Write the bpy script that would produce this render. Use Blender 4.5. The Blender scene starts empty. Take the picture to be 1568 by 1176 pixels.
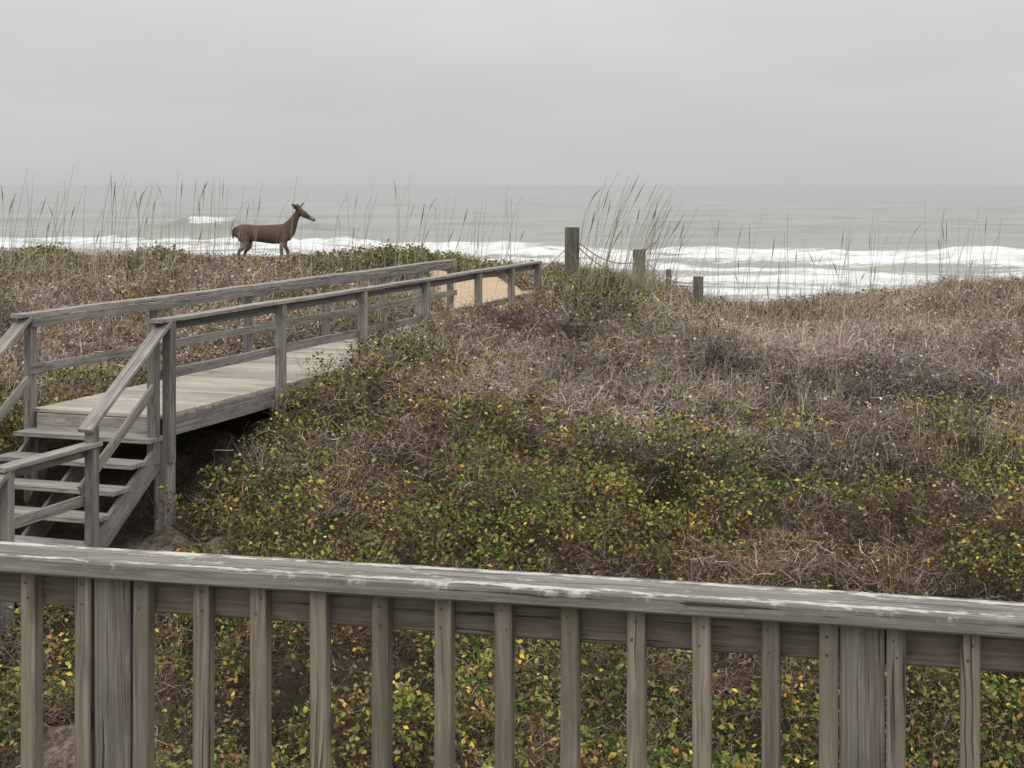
import bpy, math, random
import numpy as np
import bmesh
from mathutils import Vector, Matrix
rng = np.random.default_rng(7)
random.seed(7)
E = 6.5   # eye height above sea level
scene = bpy.context.scene
scene.view_settings.view_transform = 'Standard'
scene.view_settings.look = 'None'
scene.view_settings.exposure = 0

# ------------------------------------------------------------ node helpers
class NT:
    def __init__(s, tree):
        s.t = tree; tree.nodes.clear()
    def n(s, typ, **kw):
        nd = s.t.nodes.new(typ)
        ins = kw.pop('ins', {})
        for k, v in kw.items(): setattr(nd, k, v)
        for k, v in ins.items():
            if hasattr(v, 'is_output'): s.t.links.new(v, nd.inputs[k])
            else: nd.inputs[k].default_value = v
        return nd
    def math(s, op, a, b=0.0, c=0.0, clamp=False):
        nd = s.n('ShaderNodeMath', operation=op, use_clamp=clamp, ins={0: a, 1: b, 2: c})
        return nd.outputs[0]
    def mix(s, f, a, b, bt='MIX'):
        nd = s.n('ShaderNodeMix', data_type='RGBA', blend_type=bt, ins={0: f, 6: a, 7: b})
        return nd.outputs[2]
    def mr(s, v, a, b, c=0.0, d=1.0, smooth=False):
        nd = s.n('ShaderNodeMapRange', ins={0: v, 1: a, 2: b, 3: c, 4: d})
        if smooth: nd.interpolation_type = 'SMOOTHSTEP'
        return nd.outputs[0]
    def noise(s, vec, scale, detail=4, rough=.55, dist=0.0):
        return s.n('ShaderNodeTexNoise', ins={'Vector': vec, 'Scale': scale, 'Detail': detail, 'Roughness': rough, 'Distortion': dist}).outputs[0]
    def vmul(s, v, m):
        return s.n('ShaderNodeVectorMath', operation='MULTIPLY', ins={0: v, 1: m}).outputs[0]
    def vadd(s, v, m):
        return s.n('ShaderNodeVectorMath', operation='ADD', ins={0: v, 1: m}).outputs[0]
    def bsdf(s, col, rough=.8, spec=.3, bump=None, bstr=.3, bdist=.01):
        b = s.n('ShaderNodeBsdfPrincipled', ins={'Base Color': col, 'Roughness': rough, 'Specular IOR Level': spec})
        if bump is not None:
            bp = s.n('ShaderNodeBump', ins={'Height': bump, 'Strength': bstr, 'Distance': bdist})
            s.t.links.new(bp.outputs[0], b.inputs['Normal'])
        o = s.n('ShaderNodeOutputMaterial')
        s.t.links.new(b.outputs[0], o.inputs[0])
        return b
def mat(name):
    m = bpy.data.materials.new(name); m.use_nodes = True
    return m, NT(m.node_tree)

# ------------------------------------------------------------ numpy helpers
def h2(ix, iy, seed):
    n = (ix.astype(np.int64) * 374761393 + iy.astype(np.int64) * 668265263 + seed * 1274126177) & 0xffffffff
    n = ((n ^ (n >> 13)) * 1274126177) & 0xffffffff
    n = n ^ (n >> 16)
    return (n & 0xffff) / 65535.0
def vnoise(x, y, seed=0):
    xi = np.floor(x); yi = np.floor(y); fx = x - xi; fy = y - yi
    fx = fx * fx * (3 - 2 * fx); fy = fy * fy * (3 - 2 * fy)
    a = h2(xi, yi, seed); b = h2(xi + 1, yi, seed); c = h2(xi, yi + 1, seed); d = h2(xi + 1, yi + 1, seed)
    return (a * (1 - fx) + b * fx) * (1 - fy) + (c * (1 - fx) + d * fx) * fy
def fbm(x, y, seed=0, o=3):
    s = 0; a = .5; t = 0
    for i in range(o):
        s = s + a * vnoise(x * 2**i + i * 17.3, y * 2**i - i * 9.1, seed + i); t += a; a *= .5
    return s / t
def sstep(a, b, x):
    t = np.clip((x - a) / (b - a), 0, 1); return t * t * (3 - 2 * t)
def link(ob, parent=None):
    scene.collection.objects.link(ob)
    if parent: ob.parent = parent
    return ob
def np_mesh(name, V, F, m, attrs=None, smooth=False, parent=None):
    me = bpy.data.meshes.new(name)
    V = np.ascontiguousarray(V, dtype=np.float32); F = np.ascontiguousarray(F, dtype=np.int32)
    me.vertices.add(len(V)); me.vertices.foreach_set('co', V.ravel())
    me.loops.add(F.size); me.loops.foreach_set('vertex_index', F.ravel())
    me.polygons.add(len(F)); me.polygons.foreach_set('loop_start', np.arange(len(F), dtype=np.int32) * F.shape[1])
    me.update(calc_edges=True)
    if smooth: me.polygons.foreach_set('use_smooth', np.ones(len(F), dtype=bool))
    for k, v in (attrs or {}).items():
        v = np.asarray(v, dtype=np.float32)
        if v.ndim == 1:
            a = me.attributes.new(k, 'FLOAT', 'POINT'); a.data.foreach_set('value', v)
        else:
            a = me.attributes.new(k, 'FLOAT_VECTOR', 'POINT'); a.data.foreach_set('vector', np.ascontiguousarray(v).ravel())
    me.materials.append(m)
    return link(bpy.data.objects.new(name, me), parent)
def grid_faces(nx, ny):
    i = np.arange(nx * ny).reshape(ny, nx)
    return np.stack([i[:-1, :-1], i[:-1, 1:], i[1:, 1:], i[1:, :-1]], -1).reshape(-1, 4)

# ------------------------------------------------------------ boardwalk frame
bd = np.array([.3272, .945]); bn = np.array([-.945, .3272]); b0 = np.array([-3.12, 14.0])
def W(L, lat, depth):
    p = b0 + bd * L + bn * lat
    return Vector((p[0], p[1], E - depth))
def bw_coords(x, y):
    dx = x - b0[0]; dy = y - b0[1]
    return dx * bd[0] + dy * bd[1], dx * bn[0] + dy * bn[1]

# ------------------------------------------------------------ terrain surface
CP = np.array([
(-6,5,3.8),(0,5,3.75),(6,5,3.75),(-4.2,9.5,3.5),(-2.7,9.5,3.48),(0,9.5,3.45),(3,9.5,3.5),(5,9.5,3.5),
(-3.1,12.3,3.08),(-2.9,13.3,2.95),(-3.0,14,2.85),(-2.7,15.1,2.55),(-2.4,16.1,2.20),(-2.0,17,1.93),(-1.7,18,1.76),
(-1.1,19.8,1.72),(-.4,21.7,1.78),(.2,23.3,1.82),(.17,24,1.76),(.97,25,1.42),(1.7,25.5,1.55),(.6,25.2,1.58),
(2.2,26,1.72),(2.75,25,2.0),(4.2,27,2.30),(3.65,23.5,2.22),(6.1,28,2.10),(7.9,28,1.93),(9.3,28,1.86),(13,28,1.83),
(7.3,22,2.25),(5.3,16,2.8),(4,12,3.15),(3.4,15.5,2.72),(6,12,3.2),(10,18,2.6),(.14,20,2.03),(.12,17,2.28),(-1.2,17,2.05),
(-1.17,15,2.58),(-1.03,13.2,2.92),(.1,13,2.87),(.08,11.5,3.05),(2.2,20,2.18),(4,20,2.25),(2,16,2.55),(.1,15,2.57),
(-4.9,14.8,2.4),(-3.6,18.4,2.15),(-2.3,22.2,1.97),(-1.5,25,1.95),(-6,12,2.9),(-6.4,22,1.80),(-8,18,2.0),(-9.3,28,1.54),
(-10.3,31,1.47),(-5.7,31,1.52),(-4.6,30,1.54),(-2.5,30,1.42),(-1.9,29.5,1.42),(-5,26,1.66),(-3.2,27,1.68),(-14,30,1.48),(-9,9,3.3),
(-4.3,12.6,3.35),(-.5,25.3,2.0),(-.7,28.6,1.88),(-.3,27,1.96),(-.8,31.0,1.68),(.4,30,1.66),(.7,28,1.6),
(-12,36,2.4),(-6,36,2.5),(0,36,2.6),(4,34,3.2),(8,34,3.0),(13,34,3.0),(4,31,2.7),(8,31,2.35),(-14,14,2.5),(14,12,3.2),(-12,22,1.85)], dtype=float)
def tps_fit(P, lam=.01):
    n = len(P); d = np.hypot(P[:, None, 0] - P[None, :, 0], P[:, None, 1] - P[None, :, 1])
    K = np.where(d > 0, d * d * np.log(d + 1e-9), 0) + lam * n * np.eye(n) * .1
    A = np.zeros((n + 3, n + 3)); A[:n, :n] = K; A[:n, n] = 1; A[:n, n + 1:] = P[:, :2]; A[n, :n] = 1; A[n + 1:, :n] = P[:, :2].T
    return np.linalg.solve(A, np.concatenate([P[:, 2], [0, 0, 0]]))
Wt = tps_fit(CP)
gx = np.arange(-18, 18.01, .2); gy = np.arange(2, 40.01, .2)
GX, GY = np.meshgrid(gx, gy)
dep = Wt[-3] + Wt[-2] * GX + Wt[-1] * GY
for i, c in enumerate(CP):
    r2 = (GX - c[0])**2 + (GY - c[1])**2 + 1e-9
    dep += Wt[i] * r2 * .5 * np.log(r2)
dep = np.clip(dep, 1.0, 4.2)
def surf_depth(x, y):
    fx = np.clip((x - gx[0]) / .2, 0, len(gx) - 1.001); fy = np.clip((y - gy[0]) / .2, 0, len(gy) - 1.001)
    ix = fx.astype(int); iy = fy.astype(int); fx = fx - ix; fy = fy - iy
    d = (dep[iy, ix] * (1 - fx) + dep[iy, ix + 1] * fx) * (1 - fy) + (dep[iy + 1, ix] * (1 - fx) + dep[iy + 1, ix + 1] * fx) * fy
    t = sstep(32, 46, y)
    beach = np.interp(y, [34, 50, 85, 130, 300], [5.6, 5.8, 6.45, 8.0, 12])
    return d * (1 - t) + beach * t
def bare_litter(x, y):
    m2 = (1 - sstep(.35, .8, np.hypot(x + 2.95, (y - 12.8) * .8))) * .8
    m3 = (1 - sstep(.3, .7, np.hypot(x + 2.75, (y - 9.9) * .8))) * .6
    return np.maximum(m2, m3)
def sandmask(x, y):
    cx = np.interp(y, [24.0, 26, 28.5, 30], [-.25, -.35, -.75, -1.0])
    w = .75 + .25 * (fbm(x * 1.3, y * 1.3, 5) - .5)
    m = (1 - sstep(w * .8, w * 1.15, np.abs(x - cx))) * sstep(23.6, 24.6, y) * (1 - sstep(29.0, 29.8, y))
    m4 = sstep(34.5, 37, y)
    return np.clip(np.maximum(m, m4), 0, 1)
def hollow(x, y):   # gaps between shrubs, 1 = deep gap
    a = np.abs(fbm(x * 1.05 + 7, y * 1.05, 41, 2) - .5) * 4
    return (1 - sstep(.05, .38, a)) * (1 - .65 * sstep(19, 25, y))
def open_spot(x, y):   # trampled low spot where the deer stands
    return np.exp(-(((x + 4.95) / 1.1)**2 + ((y - 30) / 3.0)**2))
def clump(x, y):
    a = 1 - np.abs(fbm(x * .62, y * .62, 11, 2) - .5) * 4
    b = 1 - np.abs(fbm(x * 1.5, y * 1.5, 31, 2) - .5) * 4
    near = 1 - .5 * sstep(18, 24, y)
    crest = .13 * sstep(26, 29, y) * boxedf(vnoise(x * 1.1, y * 1.1, 91)) * (1 - open_spot(x, y))
    return (.19 * (a - .45) + .16 * (b - .45) + .20 * (vnoise(x * 3.6, y * 3.6, 61) - .5)) * near * (1 - .5 * open_spot(x, y)) - .20 * hollow(x, y) + .02 + crest
def boxedf(f, lo=.5, hi=.85): return np.clip((f - lo) / (hi - lo), 0, 1)
def top_z(x, y):   # vegetation top
    return E - surf_depth(x, y) + clump(x, y) * (1 - sandmask(x, y))
def ground_z(x, y):
    s = sandmask(x, y)
    z = top_z(x, y) - .26 * (1 - s)
    L, lat = bw_coords(x, y)
    on = sstep(-.25, .05, lat) * (1 - sstep(1.5, 1.8, lat))
    inL = (1 - sstep(10.2, 11.2, L))
    lim = np.where(L > -.1, E - 2.42, np.where(L > -1.15, E - 3.15, np.where(L > -2.4, E - 3.25, E - 3.6)))
    zl = np.minimum(z, lim)
    k = on * inL * (L > -4)
    return z * (1 - k) + zl * k

xs = np.unique(np.concatenate([np.linspace(-400, -60, 18), np.linspace(-60, -16, 30), np.arange(-16, 16.01, .12), np.linspace(16, 60, 30), np.linspace(60, 400, 18)]))
ys = np.unique(np.concatenate([np.linspace(-80, 3, 16), np.arange(3, 38, .12), np.linspace(38, 60, 50), np.linspace(60, 300, 50)]))
X, Y = np.meshgrid(xs, ys)
Z = ground_z(X, Y)
m_ground, g = mat('sand_and_litter')
pos = g.n('ShaderNodeNewGeometry').outputs['Position']
sa = g.n('ShaderNodeAttribute', attribute_name='sand').outputs['Fac']
n1 = g.noise(pos, 3.0, 8, .7); n2 = g.noise(pos, 22, 6, .7); n3 = g.noise(pos, .8, 3)
lit = g.mix(g.mr(n2, .35, .65), (.026, .020, .015, 1), (.10, .078, .058, 1))
lit = g.mix(g.mr(n3, .45, .6), lit, (.038, .036, .02, 1))
snd = g.mix(g.mr(n1, .3, .7), (.52, .39, .26, 1), (.64, .51, .36, 1))
snd = g.mix(g.mr(n2, .60, .72), snd, (.20, .15, .11, 1))
yy = g.n('ShaderNodeSeparateXYZ', ins={0: pos}).outputs[1]
snd = g.mix(g.mr(yy, 60, 84), snd, (.30, .27, .23, 1))
lt2 = g.n('ShaderNodeAttribute', attribute_name='litter').outputs['Fac']
lit = g.mix(g.math('MULTIPLY', lt2, g.mr(n1, .38, .52)), lit, g.mix(g.mr(n2, .4, .6), (.16, .12, .09, 1), (.46, .37, .28, 1)))
g.bsdf(g.mix(g.mr(g.math('ADD', sa, g.math('MULTIPLY', g.math('SUBTRACT', n1, .5), .5)), .4, .6), lit, snd), .95, .1, n2, .8, .04)
np_mesh('ground', np.stack([X, Y, Z], -1).reshape(-1, 3), grid_faces(len(xs), len(ys)), m_ground, {'sand': sandmask(X, Y).ravel(), 'litter': bare_litter(X, Y).ravel()}, True)

# ------------------------------------------------------------ sea
dy = np.concatenate([np.arange(70, 260, .6), 260 * np.exp(np.linspace(0, math.log(25000 / 260), 420))])
us = np.linspace(-1.3, 1.3, 420)
U, D = np.meshgrid(us, dy)
SX = U * (D + 20); SY = D
T = SY + .39 * SX
amp = sstep(70, 110, SY)
fade = 1 / (1 + (SY / 900)**2)
warp = 18 * (fbm(SX * .02, SY * .012, 3) - .5)
Zs = amp * fade * (.20 * np.sin((T + warp) * 2 * math.pi / 19) + .16 * np.sin((SY - .1 * SX + warp * 1.7) * 2 * math.pi / 11.3) + .6 * (fbm(SX * .07, SY * .12, 9) - .5))
Zs = Zs + fade * sstep(180, 240, SY) * .6 * np.clip(np.sin((SY + .1 * SX + 30 * (fbm(SX * .012, SY * .008, 8) - .5)) * 2 * math.pi / 42), 0, 1)**3 * 2 * fbm(SX * .02, SY * .01, 44)
foam = np.zeros_like(Zs)
def breaker(t0, h, w, xf, seed, ff=1.0):
    global Zs, foam
    tt = T + 14 * (fbm(SX * .035, SX * 0, seed) - .5)
    prof = np.where(tt > t0, np.exp(-((tt - t0) / (w * 2.2))**2), np.exp(-((tt - t0) / w)**2))
    mod = xf * (.35 + 1.3 * (fbm(SX * .07, SX * 0 + 3, seed + 5) - .2))
    rough = 1 + 1.1 * (fbm(SX * .5, SY * .5, seed + 9, 2) - .5)
    Zs = Zs + h * prof * np.clip(mod, 0, 1.4) * rough
    foam = np.maximum(foam, ff * np.clip(mod * 1.3, 0, 1) * np.exp(-((tt - t0 + w * .5) / (w * .9))**2))
one = np.ones_like(Zs)
breaker(155, .75, 2.2, one, 50)
breaker(139, .70, 2.0, one, 60)
breaker(123, .60, 2.0, one, 70)
breaker(110, .5, 1.8, one, 75)
breaker(98, .45, 1.8, one, 80)
xc = sstep(-45.5, -43.5, SX) * (1 - sstep(-39, -35, SX))
xw = sstep(-56, -44, SX) * (1 - sstep(-24, -12, SX))
T0 = T; T = SY + 0 * SX
breaker(213, 1.7, 2.2, xw, 90, 0)
breaker(211, .4, 1.6, xc, 95, 2.0)
xr = boxedf(fbm(SX * .03, SX * 0 + 1.5, 300), .52, .68) * (SX > 10)
breaker(182, .6, 1.4, xr, 99, 1.1)
T = T0
m_sea, s = mat('sea_water')
pos = s.n('ShaderNodeNewGeometry').outputs['Position']
sp = s.n('ShaderNodeSeparateXYZ', ins={0: pos})
t = s.math('ADD', sp.outputs[1], s.math('MULTIPLY', sp.outputs[0], .39))
fa = s.n('ShaderNodeAttribute', attribute_name='foam').outputs['Fac']
nf = s.noise(s.vmul(pos, (.09, .26, 0)), 1.0, 10, .76, .5)
nf2 = s.noise(s.vmul(pos, (.9, 1.1, 0)), 1.0, 6, .7, .4)
rmp = s.n('ShaderNodeFloatCurve', ins={1: s.mr(t, 60, 200)})
cv = rmp.mapping.curves[0]
pts = [(0, .90), (.20, .86), (.28, .72), (.33, .84), (.38, .60), (.44, .78), (.50, .52), (.56, .72), (.61, .54), (.67, .70), (.705, .0), (1, 0)]
cv.points[0].location = pts[0]; cv.points[1].location = pts[-1]
for p in pts[1:-1]: cv.points.new(*p)
rmp.mapping.update()
fl = s.math('ADD', s.math('MULTIPLY', rmp.outputs[0], .42), s.math('MULTIPLY', fa, .26))
fl = s.math('ADD', fl, s.math('MULTIPLY', s.math('SUBTRACT', nf2, .5), .55))
fm = s.mr(s.math('ADD', fl, nf), .74, .89, 0, 1, True)
# sea mist: water tone converges on the tone of the overcast with distance offshore
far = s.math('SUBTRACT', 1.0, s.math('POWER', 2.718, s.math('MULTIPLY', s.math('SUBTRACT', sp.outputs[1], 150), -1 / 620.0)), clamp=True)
nd = s.noise(s.vmul(pos, (.010, .06, 0)), 1.0, 7, .65, .5)
nd2 = s.noise(s.vmul(pos, (.05, .3, 0)), 1.0, 5, .65, .5)
water = s.mix(s.mr(nd, .38, .62), (.20, .215, .19, 1), (.285, .30, .27, 1))
water = s.mix(s.mr(nd2, .50, .64, 0, .5), water, (.11, .122, .105, 1))
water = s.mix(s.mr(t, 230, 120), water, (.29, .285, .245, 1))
fcol = s.mix(s.mr(s.noise(s.vmul(pos, (.25, .6, 0)), 1.0, 8, .7), .36, .62), (.52, .53, .51, 1), (.84, .85, .84, 1))
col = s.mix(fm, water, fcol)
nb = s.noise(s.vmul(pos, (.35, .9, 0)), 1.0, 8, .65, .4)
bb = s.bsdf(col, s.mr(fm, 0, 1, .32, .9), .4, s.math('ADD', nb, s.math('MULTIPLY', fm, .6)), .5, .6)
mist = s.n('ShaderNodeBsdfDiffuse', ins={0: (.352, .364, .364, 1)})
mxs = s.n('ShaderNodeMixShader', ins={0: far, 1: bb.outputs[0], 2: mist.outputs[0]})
for nd_ in s.t.nodes:
    if nd_.type == 'OUTPUT_MATERIAL': s.t.links.new(mxs.outputs[0], nd_.inputs[0])
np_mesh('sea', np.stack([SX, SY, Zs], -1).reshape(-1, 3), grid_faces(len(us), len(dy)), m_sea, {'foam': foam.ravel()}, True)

# ------------------------------------------------------------ vegetation
def scatter(n, p=.35, ulim=.40, y0=5.2, y1=35.0, wide=.10):
    D = (y0**(1 + p) + rng.random(n) * (y1**(1 + p) - y0**(1 + p)))**(1 / (1 + p))
    u = (rng.random(n) * 2 - 1) * ulim
    k = rng.random(n) < wide
    u[k] = (rng.random(k.sum()) * 2 - 1) * .62
    return u * D, D
def keep(x, y):
    L, lat = bw_coords(x, y)
    jit = (fbm(x * 3, y * 3, 77) - .5) * .25
    lo = np.where(L > 3.0, .16, -.12) + jit
    ins = (lat > lo) & (lat < 1.55 + jit * .5) & (L > -4.2) & (L < 11.1)
    return (~ins) & (np.maximum(sandmask(x, y), bare_litter(x, y)) < rng.random(len(x)) * .5 + .05)
def unit(v): return v / np.maximum(np.linalg.norm(v, axis=-1, keepdims=True), 1e-6)
def ribbons(P, dirs, widths, cols):
    k = len(P); n = len(P[0])
    side = unit(np.cross(dirs, rng.normal(size=(n, 3))))
    V = np.empty((n, 2 * k, 3)); 
    for i in range(k):
        V[:, 2 * i] = P[i] - side * widths[i][:, None] * .5
        V[:, 2 * i + 1] = P[i] + side * widths[i][:, None] * .5
    b = (np.arange(n) * 2 * k)[:, None]
    F = np.concatenate([b + np.array([[2 * i, 2 * i + 1, 2 * i + 3, 2 * i + 2]]) for i in range(k - 1)], 0)
    C = np.repeat(cols[:, None, :], 2 * k, 1)
    return V.reshape(-1, 3), F, C.reshape(-1, 3)
def fields(x, y):
    D = y
    near = 1 - sstep(13.5, 19.0, D + 7.5 * (fbm(x * .45, y * .45, 101) - .5) + .30 * np.clip(x, -3, 6))
    g1 = fbm(x * .55 + 4, y * .55, 120, 3); g2 = fbm(x * .8, y * .8 + 9, 140, 3)
    return near, g1, g2
def boxed(f, lo=.36, hi=.64): return np.clip((f - lo) / (hi - lo), 0, 1)
def gpatchf(x, y): return boxed(fbm(x * .75 + 2, y * .75, 180, 3), .40, .57)
# twigs
N = 350000
x, y = scatter(N); k = keep(x, y) ; x = x[k]; y = y[k]
k = rng.random(len(x)) > .55 * hollow(x, y); x = x[k]; y = y[k]; n = len(x)
near, g1, g2 = fields(x, y); gpt = gpatchf(x, y)
zt = top_z(x, y)
ln = (.13 + .22 * rng.random(n)) * (1 + .25 * sstep(14, 22, y))
d1 = unit(rng.normal(size=(n, 3)) * [1, 1, .6] + [0.1, 0, .5])
d2 = unit(d1 + rng.normal(size=(n, 3)) * .95)
d3 = unit(d2 + rng.normal(size=(n, 3)) * .95)
dq = rng.random(n)**.8
p0 = np.stack([x, y, zt - .22 * dq - .02 - .05 * near * gpt], -1)
p1 = p0 + d1 * (ln / 3)[:, None]; p2 = p1 + d2 * (ln / 3)[:, None]; p3 = p2 + d3 * (ln / 3)[:, None]
wd = .0040 * (y / 10)**.85 * (.7 + .8 * rng.random(n))
mauve = np.array([.50, .415, .375]); pale = np.array([.74, .655, .59]); brown = np.array([.22, .155, .115]); rust = np.array([.30, .16, .11])
tone = rng.random(n)
gfac = np.clip((1 - near) * (.7 + 1.6 * (g1 - .45)) + .12 * near * boxed(g2), 0, 1)
left = sstep(-1.0, -3.5, x - (y - 14) * .35)
gfac = gfac * (1 - .4 * left)
cT = brown * (1 - gfac[:, None]) + mauve * gfac[:, None]
kk = tone < (.07 + .28 * gfac); cT[kk] = cT[kk] * .4 + pale * .6
kk = tone > .86; cT[kk] = rust * .6 + cT[kk] * .4
cT *= (.45 + .9 * rng.random(n))[:, None]
cT = cT * ((.62 + .65 * boxed(g2)) * (1 - .4 * hollow(x, y)))[:, None]  # twigs in the gaps get their shade painted into the tint
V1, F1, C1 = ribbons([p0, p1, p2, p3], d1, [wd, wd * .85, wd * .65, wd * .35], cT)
# leaves
N = 640000
x, y = scatter(N); k = keep(x, y); x = x[k]; y = y[k]
k = rng.random(len(x)) > .6 * hollow(x, y); x = x[k]; y = y[k]; n = len(x)
near, g1, g2 = fields(x, y)
far = sstep(22, 27, y)
bumpm = np.exp(-(((x - 1.5) / 2.0)**2 + ((y - 25) / 2.2)**2)); bush = np.exp(-(((x + 1.9) / 1.6)**2 + ((y - 29.5) / 1.5)**2))
crest = sstep(26.5, 29.5, y) * (x < 0) * boxed(fbm(x * .9, y * .5, 210, 2), .42, .6) * (1 - open_spot(x, y))
bush = np.maximum(bush, .65 * crest)
gpatch = gpatchf(x, y)
leftb = sstep(-1.0, -3.0, x - (y - 14) * .35)
dens = .12 + .24 * gpatch + near * (.14 + .76 * gpatch) + .20 * far + .6 * bumpm + .6 * bush + .14 * leftb
L_, lat_ = bw_coords(x, y)
dens += .30 * ((lat_ > 1.5) & (lat_ < 3) & (L_ > 0))
k = rng.random(n) < dens
x, y, near, g1, g2, far, bumpm, bush, gpatch, crest = [a[k] for a in (x, y, near, g1, g2, far, bumpm, bush, gpatch, crest)]; n = len(x)
zt = top_z(x, y)
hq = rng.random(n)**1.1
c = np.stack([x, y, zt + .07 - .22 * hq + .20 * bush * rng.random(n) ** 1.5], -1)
nn = unit(rng.normal(size=(n, 3)) + [0, -.25, .6])
a = unit(np.cross(nn, rng.normal(size=(n, 3)))); b = np.cross(nn, a)
sz = (.014 + .026 * rng.random(n)**1.3) * (y / 11)**.5 * (1 + .3 * sstep(12, 8, y)) * (1 + .3 * bush)
V = np.stack([c - a * sz[:, None] * .6, c + b * sz[:, None] * .36 + nn * sz[:, None] * .1, c + a * sz[:, None] * .6, c - b * sz[:, None] * .36 + nn * sz[:, None] * .1], 1)
green = np.array([.105, .140, .042]); lime = np.array([.27, .265, .065]); olive = np.array([.175, .17, .06]); dead = np.array([.26, .175, .105]); yel = np.array([.70, .46, .07]); orange = np.array([.64, .29, .06]); grey = np.array([.48, .41, .35])
r = rng.random(n)
gp = np.clip((g1 - .36) * 5, 0, 1); yp = boxed(fbm(x * 1.0, y * 1.0, 160, 3), .45, .62)
Cc = np.where((r < .34 + .38 * gpatch)[:, None], olive, dead)
Cc = np.where(((r < .16 + .50 * gp * gpatch) & (near + .25 > rng.random(n) * .9))[:, None], green, Cc)
r2 = rng.random(n)
Cc = np.where(((r2 < .03 + .30 * yp * near + .28 * bumpm))[:, None], lime, Cc)
Cc = np.where((((1 - near) > rng.random(n)) & (bumpm + bush < rng.random(n)) & (rng.random(n) < .5 - .3 * gpatch))[:, None], grey, Cc)
Cc = np.where(((bumpm + bush > rng.random(n)) & (rng.random(n) < .6))[:, None], green * 1.4, Cc)
r3 = rng.random(n)
Cc = np.where((r3 < .009 + .026 * yp)[:, None], yel, Cc)
Cc = np.where((r3 > .992)[:, None], orange, Cc)
Cc = Cc * ((.42 + 1.05 * rng.random(n) ** 1.2) * (1.10 - .35 * hq) * (1 - .35 * hollow(x, y)))[:, None]  # canopy shade painted into the tint: deeper leaves and gaps darker
F2 = np.arange(n * 4).reshape(n, 4) + len(V1)
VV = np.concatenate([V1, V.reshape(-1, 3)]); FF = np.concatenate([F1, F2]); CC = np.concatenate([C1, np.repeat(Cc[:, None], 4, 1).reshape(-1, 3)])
def vegmat(name):
    m, v = mat(name)
    col = v.n('ShaderNodeAttribute', attribute_name='tint').outputs['Vector']
    d = v.n('ShaderNodeBsdfDiffuse', ins={0: col})
    v.n('ShaderNodeOutputMaterial', ins={0: d.outputs[0]})
    return m
m_veg = vegmat('shrub_foliage')
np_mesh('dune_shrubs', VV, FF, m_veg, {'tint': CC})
# leafy shoots of the creeper in the front part
x = []; y = []
cxs, cys = scatter(950, .3, .38, 6.0, 18)
for cx_, cy_ in zip(cxs, cys):
    q = rng.integers(14, 50); rr = .10 + .2 * rng.random()
    x.append(cx_ + rng.normal(size=q) * rr); y.append(cy_ + rng.normal(size=q) * rr)
cid = np.concatenate([np.full(len(a_), i) for i, a_ in enumerate(x)])
x = np.concatenate(x); y = np.concatenate(y); k = keep(x, y) & (gpatchf(x, y) > rng.random(len(x)) * .7); x = x[k]; y = y[k]; cid = cid[k]; n = len(x)
c = np.stack([x, y, top_z(x, y) + .11 - .16 * rng.random(n)], -1)
nn = unit(rng.normal(size=(n, 3)) * .8 + [0, -.5, .8]); a = unit(np.cross(nn, rng.normal(size=(n, 3)))); b = np.cross(nn, a)
sz = .026 + .028 * rng.random(n)
V = np.stack([c - a * sz[:, None] * .6, c + b * sz[:, None] * .35 + nn * sz[:, None] * .1, c + a * sz[:, None] * .6, c - b * sz[:, None] * .35 + nn * sz[:, None] * .1], 1)
pal = np.array([[.12, .165, .05], [.21, .24, .06], [.35, .33, .08], [.52, .37, .08], [.38, .17, .08], [.16, .16, .06]])
ch = rng.choice(6, size=len(cxs), p=[.30, .24, .15, .07, .05, .19])
Cc = pal[ch[cid]] * (.42 + .95 * rng.random(n))[:, None]
kk = rng.random(n) < .04; Cc[kk] = [.65, .45, .10]
np_mesh('dune_creeper', V.reshape(-1, 3), np.arange(n * 4).reshape(n, 4), m_veg, {'tint': np.repeat(Cc[:, None], 4, 1).reshape(-1, 3)})

# dry grass
def grass(x, y, h, col, lean=(.1, 0), bw=.006, base_off=-.15):
    n = len(x); p0 = np.stack([x, y, top_z(x, y) + base_off], -1)
    ld = np.stack([lean[0] + rng.normal(size=n) * .28, lean[1] + rng.normal(size=n) * .28, np.zeros(n)], -1)
    P = [p0 + ld * (h * (q**2) )[:, None] + np.array([0, 0, 1]) * (h * (q - .18 * q * q))[:, None] for q in (0, .35, .7, 1.0)]
    w = bw * (y / 20)**.5 * np.ones(n)
    return ribbons(P, unit(ld * .3 + [0, 0, 1]), [w, w * .8, w * .6, w * .25], col)
xs_, ys_ = scatter(40000, .8, .40, 15, 33.5)
w = fbm(xs_ * .6, ys_ * .6, 200, 3) + .10 * sstep(2, 6, xs_) + .06 * sstep(24, 28, ys_)
k = keep(xs_, ys_) & (rng.random(len(xs_)) < sstep(.48, .68, w)) & (open_spot(xs_, ys_) < .3); xs_ = xs_[k]; ys_ = ys_[k]
n = len(xs_)
cg = np.array([.58, .51, .39]) * (.5 + .8 * rng.random(n))[:, None]
Vg, Fg, Cg = grass(xs_, ys_, .20 + .24 * rng.random(n), cg)
np_mesh('dry_grass', Vg, Fg, m_veg, {'tint': Cg})

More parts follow.
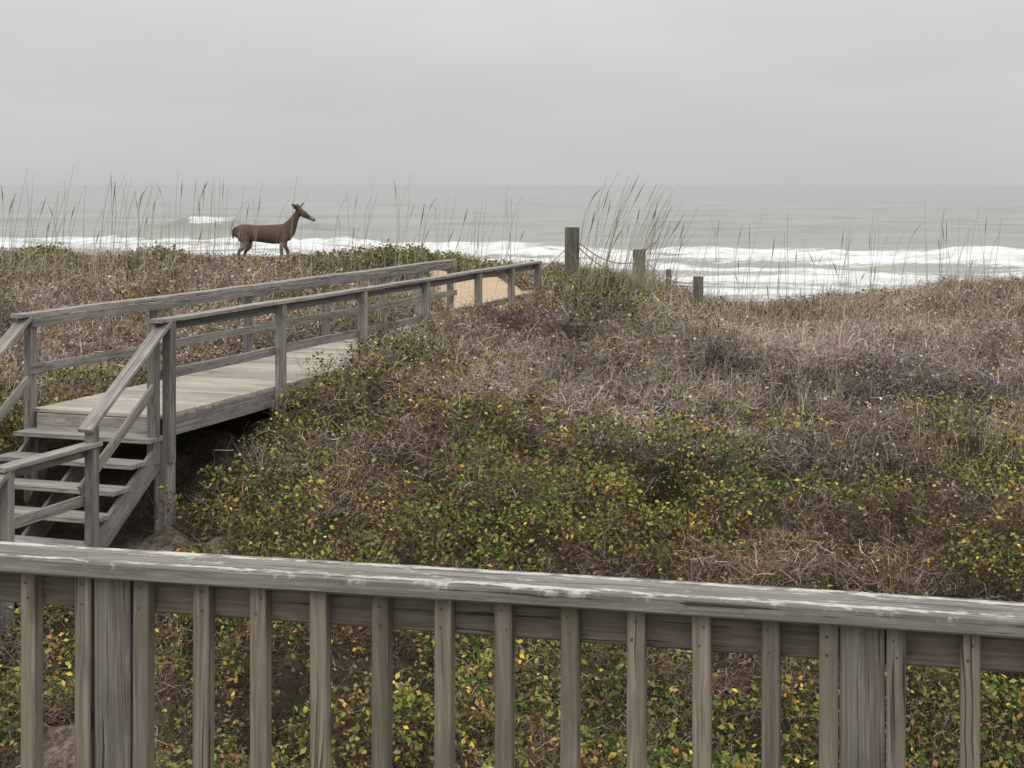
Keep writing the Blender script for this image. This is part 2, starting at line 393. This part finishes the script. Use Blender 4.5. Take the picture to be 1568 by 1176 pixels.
# sea oats
SO = []
def oats(nst, u0, u1, y0, y1, h0, h1, lean):
    for i in range(nst):
        yy = random.uniform(y0, y1); xx = random.uniform(u0, u1) * yy
        SO.append((xx, yy, random.uniform(h0, h1), lean + random.gauss(0, .09)))
oats(88, -.335, -.19, 25, 30.5, .7, 1.8, .05)
oats(52, -.19, -.02, 26, 30.5, .7, 1.8, .07)
oats(38, -.11, .01, 26, 30, .7, 1.7, .07)
oats(64, .042, .090, 24.4, 26, .8, 1.75, .24)
oats(20, .08, .12, 24.5, 27, .8, 1.6, .15)
oats(80, .12, .345, 24, 28, .7, 1.75, .06)
oats(40, .12, .345, 24, 28, .4, .9, .05)
oats(30, -.5, -.335, 25, 31, .8, 1.6, .05); oats(25, .345, .5, 24, 28, .8, 1.5, .05)
Vs = []; Fs = []; Cs = []; off = 0
for (xx, yy, h, ln_) in SO:
    L0, la0 = bw_coords(np.array([xx]), np.array([yy]))
    if -.2 < la0[0] < 1.7 and L0[0] < 11.3: continue
    z0 = float(top_z(np.array([xx]), np.array([yy]))[0]) - .15; h += .15
    leany = random.gauss(0, .08); dr = random.random(); pts = []
    K = 9
    droop = random.uniform(.1, .5) if dr < .35 else random.uniform(0, .06)
    sgn = random.choice([1, 1, 1, -1])
    for i in range(K):
        q = i / (K - 1)
        pts.append(Vector((xx + ln_ * h * q**1.6 + sgn * droop * .35 * max(0, q - .65)**1.3 * 3, yy + leany * h * q, z0 + h * (q - .35 * droop * max(0, q - .75)**1.5 * 4))))
    head = random.random() < .28
    base = np.array([.50, .44, .34]) * random.uniform(.55, 1.15)
    for i, p in enumerate(pts):
        q = i / (K - 1); r = .0054 * (1 - .5 * q)
        if head and .83 < q < .99: r = random.uniform(.007, .013)
        for j in range(3):
            an = j * 2.094
            Vs.append((p.x + r * math.cos(an), p.y + r * math.sin(an), p.z)); Cs.append(base * (.6 if (head and q > .8) else 1))
    for i in range(K - 1):
        for j in range(3):
            a0 = off + i * 3 + j; a1 = off + i * 3 + (j + 1) % 3
            Fs.append((a0, a1, a1 + 3, a0 + 3))
    off += K * 3
Vs = np.array(Vs); Fs = np.array(Fs); Cs = np.array(Cs)
bx = np.repeat(np.array([q[0] for q in SO]), 5); by = np.repeat(np.array([q[1] for q in SO]), 5)
bx = bx + rng.normal(size=len(bx)) * .12; by = by + rng.normal(size=len(by)) * .12
k = keep(bx, by) & (open_spot(bx, by) < .3); bx = bx[k]; by = by[k]; n = len(bx)
Vg, Fg, Cg = grass(bx, by, .30 + .45 * rng.random(n), np.array([.48, .42, .31]) * (.5 + .8 * rng.random(n))[:, None], (.15, 0), .009)
np_mesh('sea_oats', np.concatenate([Vs, Vg]), np.concatenate([Fs, Fg + len(Vs)]), m_veg, {'tint': np.concatenate([Cs, Cg])})

# ------------------------------------------------------------ boards
class Boards:
    def __init__(s): s.v = []; s.f = []; s.g = []; s.r = []
    def add(s, p0, p1, w, t, up=(0, 0, 1), ch=.004, warp=0.0, tone=None):
        p0 = Vector(p0); p1 = Vector(p1); ax = p1 - p0; ln = ax.length; ax.normalize(); up = Vector(up)
        sd = ax.cross(up).normalized(); uu = sd.cross(ax).normalized()
        a = w / 2; b = t / 2; c = min(ch, a * .4, b * .4)
        prof = [(-a + c, -b), (a - c, -b), (a, -b + c), (a, b - c), (a - c, b), (-a + c, b), (-a, b - c), (-a, -b + c)]
        ns = max(1, int(ln / .25)) if warp else 1
        rd = random.random() if tone is None else tone
        base = len(s.v); ph = random.random() * 10
        for i in range(ns + 1):
            q = i / ns; l = ln * q
            o1 = warp * math.sin(l * 1.7 + ph) ; o2 = warp * math.sin(l * 2.3 + ph * 2)
            for (pa, pb) in prof:
                s.v.append(tuple(p0 + ax * l + sd * (pa + o1) + uu * (pb + o2))); s.g.append((l, pa, pb)); s.r.append(rd)
        for i in range(ns):
            for j in range(8):
                A = base + i * 8 + j; B = base + i * 8 + (j + 1) % 8
                s.f.append((A, B, B + 8, A + 8))
        s.f.append(tuple(base + j for j in range(7, -1, -1))); e = base + ns * 8
        s.f.append(tuple(e + j for j in range(8)))
    def make(s, name, m, parent=None):
        me = bpy.data.meshes.new(name); me.from_pydata(s.v, [], s.f); me.update()
        a = me.attributes.new('g', 'FLOAT_VECTOR', 'POINT'); a.data.foreach_set('vector', np.array(s.g, dtype=np.float32).ravel())
        a = me.attributes.new('rnd', 'FLOAT', 'POINT'); a.data.foreach_set('value', np.array(s.r, dtype=np.float32))
        me.materials.append(m)
        return link(bpy.data.objects.new(name, me), parent)
def woodmat(name, dark, mid, light, wear=0.0, half=.07, gs=1.0):
    m, w = mat(name)
    gv = w.n('ShaderNodeAttribute', attribute_name='g').outputs['Vector']
    rn = w.n('ShaderNodeAttribute', attribute_name='rnd').outputs['Fac']
    off = w.n('ShaderNodeCombineXYZ', ins={0: w.math('MULTIPLY', rn, 37.0), 1: w.math('MULTIPLY', rn, 11.0), 2: w.math('MULTIPLY', rn, 5.0)}).outputs[0]
    v = w.vadd(gv, off)
    wob = w.noise(w.vmul(v, (4, 4, 4)), 1, 2)
    v2 = w.vadd(v, w.n('ShaderNodeCombineXYZ', ins={1: w.math('MULTIPLY', wob, .03)}).outputs[0])
    gr = w.noise(w.vmul(v2, (2.5 * gs, 130 * gs, 130 * gs)), 1, 5, .7)
    gr2 = w.noise(w.vmul(v2, (1.2 * gs, 34 * gs, 34 * gs)), 1, 3, .6)
    mot = w.noise(w.vmul(v, (5, 14, 14)), 1, 5, .6)
    c = w.mix(w.mr(gr2, .36, .62), dark, mid)
    c = w.mix(w.mr(gr, .46, .68), c, light)
    c = w.mix(w.mr(mot, .50, .70, 0, .75), c, dark)
    c = w.mix(w.mr(w.noise(w.vmul(v, (3, 8, 8)), 1, 4, .6), .52, .70, 0, .5), c, (mid[0] * .84, mid[1] * .90, mid[2] * .74, 1))
    cr = w.mr(w.noise(w.vmul(v2, (1.6, 85, 85)), 1, 2, .5), .31, .36, 1, 0)
    c = w.mix(w.math('MULTIPLY', cr, .8), c, (.035, .03, .026, 1))
    vo = w.n('ShaderNodeTexVoronoi', ins={'Vector': w.vmul(v, (1.6, 9, 9)), 'Scale': 1.0}).outputs['Distance']
    c = w.mix(w.mr(vo, .04, .12, .7, 0), c, (.06, .05, .04, 1))
    c = w.mix(1.0, c, w.n('ShaderNodeCombineColor', ins={0: w.mr(rn, 0, 1, .74, 1.18), 1: w.mr(rn, 0, 1, .74, 1.17), 2: w.mr(rn, 0, 1, .74, 1.15)}).outputs[0], 'MULTIPLY')
    if wear:
        s2 = w.n('ShaderNodeSeparateXYZ', ins={0: gv})
        ed = w.mr(w.math('ABSOLUTE', w.math('SUBTRACT', w.math('ABSOLUTE', s2.outputs[1]), half * .74)), half * .28, 0)
        tp = w.mr(s2.outputs[2], 0.002, .012)
        wn = w.noise(w.vmul(v, (16, 60, 10)), 1, 6, .75)
        wl = w.noise(w.vmul(v, (2.5, 3, 3)), 1, 3, .6)
        ff = w.mr(w.math('ADD', wn, w.math('ADD', w.math('MULTIPLY', ed, .17), w.math('MULTIPLY', w.math('SUBTRACT', wl, .5), .25))), .585, .68)
        c = w.mix(w.math('MULTIPLY', w.math('MULTIPLY', ff, tp), wear), c, (.62, .605, .565, 1))
    hgt = w.math('SUBTRACT', gr, w.math('MULTIPLY', cr, .8))
    w.bsdf(c, .85, .12, hgt, .6, .003)
    return m
m_wood = woodmat('weathered_wood', (.15, .132, .112, 1), (.24, .216, .188, 1), (.345, .32, .288, 1))
m_cap = woodmat('weathered_cap_wood', (.14, .130, .115, 1), (.235, .220, .197, 1), (.35, .332, .302, 1), .85, .07)
m_bal = woodmat('weathered_baluster_wood', (.15, .128, .102, 1), (.24, .207, .168, 1), (.345, .303, .255, 1), 0, .02)
m_bwood = woodmat('boardwalk_wood', (.17, .155, .145, 1), (.30, .275, .257, 1), (.45, .418, .392, 1), 0, .05, .5)
m_deck = woodmat('boardwalk_deck_wood', (.33, .29, .25, 1), (.48, .43, .38, 1), (.60, .55, .50, 1), 0, .07, .4)

# ------------------------------------------------------------ deck railing (foreground)
rd_ = np.array([.9727, -.2323]); rp = np.array([.2323, .9727]); r0 = np.array([-1.175, 3.533])
def R(sv, inn, depth):
    p = r0 + rd_ * sv + rp * inn
    return Vector((p[0], p[1], E - depth))
perp = (rp[0], rp[1], 0)
rail = bpy.data.objects.new('deck_railing', None); link(rail)
cap = Boards()
cap.add(R(-1.6, .07, .871), R(3.9, .07, .871), .14, .038, ch=.005, warp=.0015, tone=.55)
cap.make('cap_rail', m_cap, rail)
sub = Boards()
for (a_, b_) in ((-1.6, .222), (.298, 1.89), (1.966, 3.9)):
    sub.add(R(a_, .092, .936), R(b_, .092, .936), .036, .088, tone=.25)
    sub.add(R(a_, .092, 1.64), R(b_, .092, 1.64), .036, .088, tone=.4)
sub.make('rails', m_bal, rail)
bal = Boards()
svs = [.049, .186, .333] + [.4796 + .1405 * i for i in range(10)] + [1.859, 1.9965, 2.139, 2.28, 2.42, 2.56, 2.7] + [-.09, -.23, -.37, -.51]
for sv in svs:
    wv = random.uniform(-.004, .004)
    bal.add(R(sv, .052, 1.74), R(sv + wv, .052, .892), .038, .038, up=perp, ch=.003, warp=.0015)
bal.make('balusters', m_bal, rail)
po = Boards()
for sv in (.260, 1.928, -1.40, 3.6):
    po.add(R(sv, .080, 3.7), R(sv, .080, .892), .090, .088, up=perp, ch=.006, warp=.0012, tone=.3)
po.make('posts', m_wood, rail)
fl = Boards()
for i in range(18):
    inn = -.02 - i * .146
    fl.add(R(-2.2, inn + .0, 1.80), R(4.2, inn, 1.80), .14, .036)
fl.add(R(-2.2, .02, 1.93), R(4.2, .02, 1.93), .038, .20)
fl.make('deck_floor', m_wood)
m_nail, q = mat('rusty_nail'); q.bsdf((.09, .07, .055, 1), .6, .4)
bm = bmesh.new()
for sv in svs:
    for dd in (.915, .955):
        p = R(sv + random.uniform(-.006, .006), .0325, dd + random.uniform(-.006, .006))
        M = Matrix.Translation(p) @ Vector((-perp[0], -perp[1], 0)).to_track_quat('Z', 'Y').to_matrix().to_4x4()
        bmesh.ops.create_cone(bm, cap_ends=True, segments=10, radius1=.0032, radius2=.0026, depth=.0016, matrix=M)
me = bpy.data.meshes.new('nails'); bm.to_mesh(me); bm.free(); me.materials.append(m_nail); link(bpy.data.objects.new('nails', me), rail)

# ------------------------------------------------------------ boardwalk
bwk = bpy.data.objects.new('boardwalk', None); link(bwk)
bnv = Vector((bn[0], bn[1], 0))
dk = Boards()
L = .07
while L < 11.0:
    e0 = random.uniform(-.012, .012)
    dk.add(W(L, .048 + e0, 2.119 + random.uniform(-.002, .002)), W(L, 1.452 + e0, 2.119 + random.uniform(-.002, .002)), .135, .038, ch=.006)
    L += .145
dk.make('deck_boards', m_deck, bwk)
fr = Boards()
for lat in (.066, .75, 1.434):
    fr.add(W(0.03, lat, 2.225), W(11.0, lat, 2.225), .038, .17, warp=.002)
fr.add(W(.0, .09, 2.225), W(.0, 1.41, 2.225), .036, .165)
pr = [0, 2.17, 4.2, 6.15, 8.1, 9.5, 10.75]; pl = [0, 2.15, 4.2, 6.3, 8.2, 9.5, 10.85]
for i, L in enumerate(pr):
    lean = random.uniform(-.012, .012)
    fr.add(W(L, 0, 3.4 if i else 2.52), W(L + lean, lean, 1.24), .10, .088, up=bnv, ch=.006)
fr.add(W(.02, .055, 3.6), W(.02, .055, 2.31), .15, .14, up=bnv, ch=.01)
fr.add(W(.02, 1.44, 3.6), W(.02, 1.44, 2.31), .15, .14, up=bnv, ch=.01)
fr.add(W(-.125, .085, 2.52), W(-.125, .085, 1.24), .088, .088, up=bnv, ch=.006)
for i, L in enumerate(pl):
    lean = random.uniform(-.012, .012)
    fr.add(W(L, 1.5, 3.3), W(L + lean, 1.5 + lean, 1.24), .088, .088, up=bnv, ch=.006)
fr.make('posts_and_joists', m_bwood, bwk)
rl = Boards()
for lat, ins, P in ((0, .064, pr), (1.5, 1.436, pl)):
    segs = [(-.2, P[2]), (P[2], P[4]), (P[4], P[6] + .08)]
    for a_, b_ in segs:
        rl.add(W(a_ + .002, lat + .01, 1.22 + random.uniform(-.006, .006)), W(b_ - .002, lat + .01, 1.22 + random.uniform(-.006, .006)), .135, .036, warp=.003, tone=random.uniform(.85, 1))
        rl.add(W(max(a_, -.05), ins, 1.288), W(b_ - .004, ins, 1.288), .036, .088, warp=.003, tone=random.uniform(.1, .5))
        rl.add(W(max(a_, -.05), ins, 1.73), W(b_ - .004, ins, 1.73), .036, .088, warp=.004, tone=random.uniform(.2, .7))
rl.make('hand_rails', m_bwood, bwk)
st = Boards()
for j in range(1, 5):
    d_ = 2.1 + .18 * j
    st.add(W(-.28 * j + .205, .03, d_ + .019), W(-.28 * j + .205, 1.47, d_ + .019), .138, .038, tone=.9)
    st.add(W(-.28 * j + .06, .03, d_ + .019), W(-.28 * j + .06, 1.47, d_ + .019), .138, .038, tone=.8)
for lat in (.075, .75, 1.425):
    st.add(W(.02, lat, 2.40), W(-1.35, lat, 3.28), .038, .22)
for j in range(9):
    st.add(W(-1.2 - .145 * j, .0, 3.02), W(-1.2 - .145 * j, 1.5, 3.02), .138, .038, tone=.8)
st.add(W(-1.13, .05, 3.13), W(-2.42, .05, 3.13), .038, .17); st.add(W(-1.13, 1.45, 3.13), W(-2.42, 1.45, 3.13), .038, .17)
for j in range(1, 5):
    d_ = 3.0 + .17 * j
    st.add(W(-2.40 - .28 * j + .2, .03, d_ + .02), W(-2.40 - .28 * j + .2, 1.47, d_ + .02), .25, .038, tone=.8)
st.add(W(-2.4, .06, 3.22), W(-3.6, .06, 4.0), .038, .22); st.add(W(-2.4, 1.44, 3.22), W(-3.6, 1.44, 4.0), .038, .22)
for lat in (0, 1.5):
    sg = .07 if lat == 0 else -.07
    st.add(W(-1.2, lat, 3.6), W(-1.2, lat, 2.02), .088, .088, up=bnv)
    st.add(W(-2.32, lat, 4.0), W(-2.32, lat, 2.19), .088, .088, up=bnv)
    st.add(W(-3.5, lat, 4.4), W(-3.5, lat, 2.95), .088, .088, up=bnv)
    st.add(W(-.05, lat, 1.245), W(-1.30, lat, 2.045), .135, .036, tone=.75)
    st.add(W(-.12, lat + sg, 1.82), W(-1.26, lat + sg, 2.55), .036, .088, tone=.7)
    st.add(W(-1.14, lat, 2.17), W(-2.42, lat, 2.17), .135, .036, tone=.95)
    st.add(W(-1.1, lat + sg, 2.235), W(-2.36, lat + sg, 2.235), .036, .088, tone=.4)
    st.add(W(-1.1, lat + sg, 2.64), W(-2.36, lat + sg, 2.64), .036, .088, tone=.7)
    st.add(W(-2.36, lat, 2.2), W(-3.6, lat, 2.98), .135, .036, tone=.85)
    st.add(W(-2.34, lat + sg, 2.68), W(-3.5, lat + sg, 3.42), .036, .088, tone=.6)
st.make('stairs', m_bwood, bwk)

# ------------------------------------------------------------ fence posts with rope
m_post = woodmat('old_post_wood', (.11, .10, .08, 1), (.20, .19, .155, 1), (.30, .29, .245, 1), 0, .1, .5)
for (px, py, dt, db, w_) in ((.965, 25, .69, 2.2, .20), (2.16, 26, 1.09, 2.4, .185), (3.09, 25.5, 1.52, 2.6, .15), (2.84, 28, 1.54, 2.8, .09)):
    b = Boards(); b.add((px, py, E - db), (px + random.uniform(-.015, .015), py, E - dt), w_, w_, up=(.3, 1, 0), ch=.014, warp=.003, tone=random.uniform(.2, .7))
    b.make('wooden_post', m_post)
m_rope, q = mat('rope'); rp_ = q.n('ShaderNodeNewGeometry').outputs['Position']
q.bsdf(q.mix(q.noise(rp_, 60, 3), (.38, .36, .31, 1), (.60, .57, .52, 1)), .9, .1)
cu = bpy.data.curves.new('rope', 'CURVE'); cu.dimensions = '3D'; cu.bevel_depth = .011; cu.bevel_resolution = 2
for (a_, b_, sag) in (((1.07, 24.93, E - .92), (2.08, 25.93, E - 1.30), .14), ((1.07, 24.93, E - 1.0), (1.65, 25.5, E - 1.44), .04), ((2.25, 25.95, E - 1.28), (3.02, 25.45, E - 1.62), .12), ((.86, 24.95, E - 1.05), (.45, 24.25, E - 1.32), .03)):
    a_ = Vector(a_); b_ = Vector(b_); sp_ = cu.splines.new('POLY'); sp_.points.add(14)
    for i in range(15):
        f = i / 14; p = a_.lerp(b_, f); p.z -= sag * 4 * f * (1 - f); sp_.points[i].co = (*p, 1)
cu.materials.append(m_rope); link(bpy.data.objects.new('rope', cu))

# ------------------------------------------------------------ deer (lofted tubes fused into one skin)
def loft(bm, rings, y0=0.0, seg=20):
    R_ = []
    for i, r in enumerate(rings):
        a = rings[max(i - 1, 0)]; b = rings[min(i + 1, len(rings) - 1)]
        t = Vector((b[0] - a[0], 0, b[1] - a[1])).normalized(); nrm = Vector((-t.z, 0, t.x))
        yc = y0 + (r[4] if len(r) > 4 else 0)
        ring = []
        for j in range(seg):
            an = 2 * math.pi * j / seg
            p = Vector((r[0], yc, r[1])) + nrm * (math.cos(an) * r[2]) + Vector((0, 1, 0)) * (math.sin(an) * r[3])
            ring.append(bm.verts.new(p))
        R_.append(ring)
    for i in range(len(R_) - 1):
        for j in range(seg):
            bm.faces.new((R_[i][j], R_[i][(j + 1) % seg], R_[i + 1][(j + 1) % seg], R_[i + 1][j]))
    bm.faces.new(R_[0][::-1]); bm.faces.new(R_[-1])
def fused(name, build, m, vox, parent=None, smooth_it=4):
    bm = bmesh.new(); build(bm); bmesh.ops.recalc_face_normals(bm, faces=bm.faces)
    me = bpy.data.meshes.new(name); bm.to_mesh(me); bm.free(); me.materials.append(m)
    ob = link(bpy.data.objects.new(name, me), parent)
    md = ob.modifiers.new('Fuse', 'REMESH'); md.mode = 'VOXEL'; md.voxel_size = vox; md.use_smooth_shade = True
    sm = ob.modifiers.new('Smooth', 'SMOOTH'); sm.iterations = smooth_it; sm.factor = .5
    return ob
m_deer, q = mat('deer_coat')
tc = q.n('ShaderNodeTexCoord').outputs['Object']; sp = q.n('ShaderNodeSeparateXYZ', ins={0: tc})
nz = q.noise(tc, 9, 5, .65); fine = q.noise(q.vmul(tc, (30, 60, 90)), 1, 4, .7)
c = q.mix(q.mr(q.math('ADD', sp.outputs[2], q.math('MULTIPLY', nz, .3)), .72, 1.05), (.155, .105, .078, 1), (.095, .062, .047, 1))
c = q.mix(q.mr(fine, .4, .7, 0, .5), c, (.185, .13, .096, 1))
wh = q.math('MULTIPLY', q.mr(sp.outputs[2], .59, .54), q.mr(sp.outputs[2], .42, .48))
c = q.mix(q.math('MULTIPLY', wh, .6), c, (.40, .35, .30, 1))
muz = q.mr(sp.outputs[0], .87, .91); c = q.mix(q.math('MULTIPLY', muz, .6), c, (.32, .28, .25, 1))
nose = q.mr(sp.outputs[0], .962, .975); c = q.mix(nose, c, (.02, .018, .017, 1))
q.bsdf(c, .85, .15, fine, .3, .01)
def deer_body(bm):
    loft(bm, [(-.64, .80, .03, .03), (-.62, .785, .10, .08), (-.54, .775, .150, .125), (-.44, .765, .168, .145), (-.30, .755, .165, .148), (-.15, .743, .170, .155), (0, .735, .182, .162), (.15, .728, .195, .165), (.28, .735, .200, .15), (.385, .77, .190, .125), (.455, .84, .160, .10), (.505, .92, .122, .078), (.545, .995, .098, .064), (.585, 1.065, .080, .054), (.62, 1.135, .070, .05), (.64, 1.19, .04, .04)])
    loft(bm, [(.585, 1.205, .034, .030), (.62, 1.198, .064, .050), (.68, 1.178, .076, .060), (.745, 1.142, .070, .056), (.81, 1.102, .055, .044), (.87, 1.066, .043, .036), (.93, 1.032, .038, .032), (.965, 1.012, .035, .029), (.985, 1.00, .020, .018)])
    for sy, dx in ((1, .07), (-1, -.03)):
        k = sy
        loft(bm, [(-.46, .84, .10, .05, .07 * k), (-.455, .74, .145, .07, .085 * k), (-.43, .64, .13, .07, .095 * k), (-.405 + dx * .5, .56, .088, .055, .10 * k), (-.43 + dx, .47, .056, .040, .10 * k), (-.50 + dx, .385, .036, .028, .095 * k), (-.525 + dx, .33, .031, .024, .095 * k), (-.515 + dx, .25, .022, .020, .095 * k), (-.50 + dx, .14, .019, .018, .095 * k), (-.49 + dx, .085, .024, .022, .095 * k), (-.47 + dx, .045, .022, .020, .095 * k), (-.455 + dx, .0, .030, .026, .095 * k)])
        loft(bm, [(.37, .80, .10, .05, .06 * k), (.36, .68, .105, .06, .085 * k), (.345, .58, .072, .048, .09 * k), (.335 + dx * .5, .49, .046, .036, .09 * k), (.345 + dx, .40, .033, .028, .085 * k), (.352 + dx, .335, .032, .027, .085 * k), (.348 + dx, .25, .021, .019, .085 * k), (.35 + dx, .13, .018, .018, .085 * k), (.355 + dx, .08, .023, .021, .085 * k), (.375 + dx, .04, .022, .020, .085 * k), (.39 + dx, .0, .029, .025, .085 * k)])
deer = fused('deer', deer_body, m_deer, .011, None, 4)
m_dark, q = mat('deer_tail_fur'); tcx = q.n('ShaderNodeTexCoord').outputs['Object']
q.bsdf(q.mix(q.noise(tcx, 30, 3), (.05, .035, .027, 1), (.13, .09, .068, 1)), .9, .1)
fused('tail', lambda bm: loft(bm, [(-.58, .87, .02, .02), (-.62, .855, .028, .03), (-.655, .81, .032, .04), (-.668, .75, .030, .042), (-.668, .69, .024, .034), (-.66, .635, .008, .010)]), m_dark, .007, deer, 3)
def ear(sgn):
    def f(bm):
        rows = [(0, .016), (.25, .040), (.5, .050), (.75, .038), (1, .006)]
        p0 = Vector((.645, .045 * sgn, 1.215)); p1 = Vector((.535 if sgn < 0 else .60, .14 * sgn, 1.345)); ax = (p1 - p0)
        sd = Vector((.75, .25 * sgn, .5)).normalized(); sd = (sd - ax.normalized() * sd.dot(ax.normalized())).normalized(); nr = ax.normalized().cross(sd)
        prev = None
        for q_, w_ in rows:
            c_ = p0 + ax * q_; ring = []
            for j in range(12):
                an = 2 * math.pi * j / 12
                ring.append(bm.verts.new(c_ + sd * math.cos(an) * w_ + nr * (math.sin(an) * min(w_, .012) + .012 * (math.cos(an)**2))))
            if prev:
                for j in range(12): bm.faces.new((prev[j], prev[(j + 1) % 12], ring[(j + 1) % 12], ring[j]))
            else: bm.faces.new(ring[::-1])
            prev = ring
        bm.faces.new(prev)
    return f
for sy in (1, -1): fused('ear', ear(sy), m_deer, .005, deer, 1)
m_ant, q = mat('antler'); tcx = q.n('ShaderNodeTexCoord').outputs['Object']
q.bsdf(q.mix(q.noise(tcx, 40, 3), (.18, .14, .11, 1), (.30, .25, .20, 1)), .6, .3)
for sy in (1, -1):
    fused('antler', lambda bm: loft(bm, [(.690, 1.22, .015, .015, .03 * sy), (.692, 1.27, .013, .013, .048 * sy), (.712, 1.32, .012, .012, .065 * sy), (.752, 1.365, .008, .008, .070 * sy)], 0, 10), m_ant, .004, deer, 1)
m_eye, q = mat('deer_eye'); q.bsdf((.008, .006, .005, 1), .15, .6)
bm = bmesh.new()
for sy in (1, -1):
    bmesh.ops.create_uvsphere(bm, u_segments=16, v_segments=10, radius=.016, matrix=Matrix.Translation((.750, .046 * sy, 1.163)))
me = bpy.data.meshes.new('eyes'); bm.to_mesh(me); bm.free(); me.materials.append(m_eye); link(bpy.data.objects.new('eyes', me), deer)
gz = float(ground_z(np.array([-4.95]), np.array([31.0]))[0])
dz = min(max(gz, E - 1.78), E - 1.72)
deer.location = (-4.95, 31.0, dz)
print('deer ground', gz, dz)

# ------------------------------------------------------------ sky / light
world = bpy.data.worlds.new('World'); scene.world = world; world.use_nodes = True
w = NT(world.node_tree)
gen = w.n('ShaderNodeTexCoord').outputs['Generated']
sz_ = w.n('ShaderNodeSeparateXYZ', ins={0: gen}).outputs[2]
zc = w.math('MAXIMUM', sz_, 0.0)
lum = w.math('MULTIPLY_ADD', zc, 1.0, .560)
cl = w.noise(w.vmul(gen, (1.6, 1.6, 7)), 2.0, 5, .5)
cl2 = w.noise(w.vmul(gen, (5, 5, 22)), 2.0, 5, .55)
lum = w.math('MULTIPLY', lum, w.mr(cl, .3, .7, .95, 1.045))
lum = w.math('MULTIPLY', lum, w.mr(cl2, .3, .7, .985, 1.015))
colr = w.mix(w.mr(zc, 0, .1), (.985, .997, 1.0, 1), (1.0, 1.0, .99, 1))
sky = w.n('ShaderNodeTexSky', sky_type='NISHITA', sun_disc=False, sun_elevation=math.radians(50), sun_rotation=math.radians(160), air_density=1.0, dust_density=6.0)
ov = w.n('ShaderNodeVectorMath', operation='SCALE', ins={0: colr, 'Scale': lum}).outputs[0]
b1 = w.n('ShaderNodeBackground', ins={0: ov, 1: 1.0}); b2 = w.n('ShaderNodeBackground', ins={0: sky.outputs[0], 1: .06})
mx = w.n('ShaderNodeMixShader', ins={0: .02, 1: b1.outputs[0], 2: b2.outputs[0]})
w.n('ShaderNodeOutputWorld', ins={0: mx.outputs[0]})
sl = bpy.data.lights.new('sun', 'SUN'); sl.energy = .8; sl.angle = math.radians(30); sl.color = (1, .98, .95)
so = link(bpy.data.objects.new('sun', sl)); so.rotation_euler = (math.radians(38), 0, math.radians(-20))

# ------------------------------------------------------------ camera
cd = bpy.data.cameras.new('camera'); cam = link(bpy.data.objects.new('camera', cd))
cd.sensor_width = 36; cd.lens = 54.1; cd.shift_y = -.1945; cd.clip_start = .1; cd.clip_end = 60000
cam.location = (0, 0, E); cam.rotation_euler = (math.radians(90), 0, 0)
scene.camera = cam
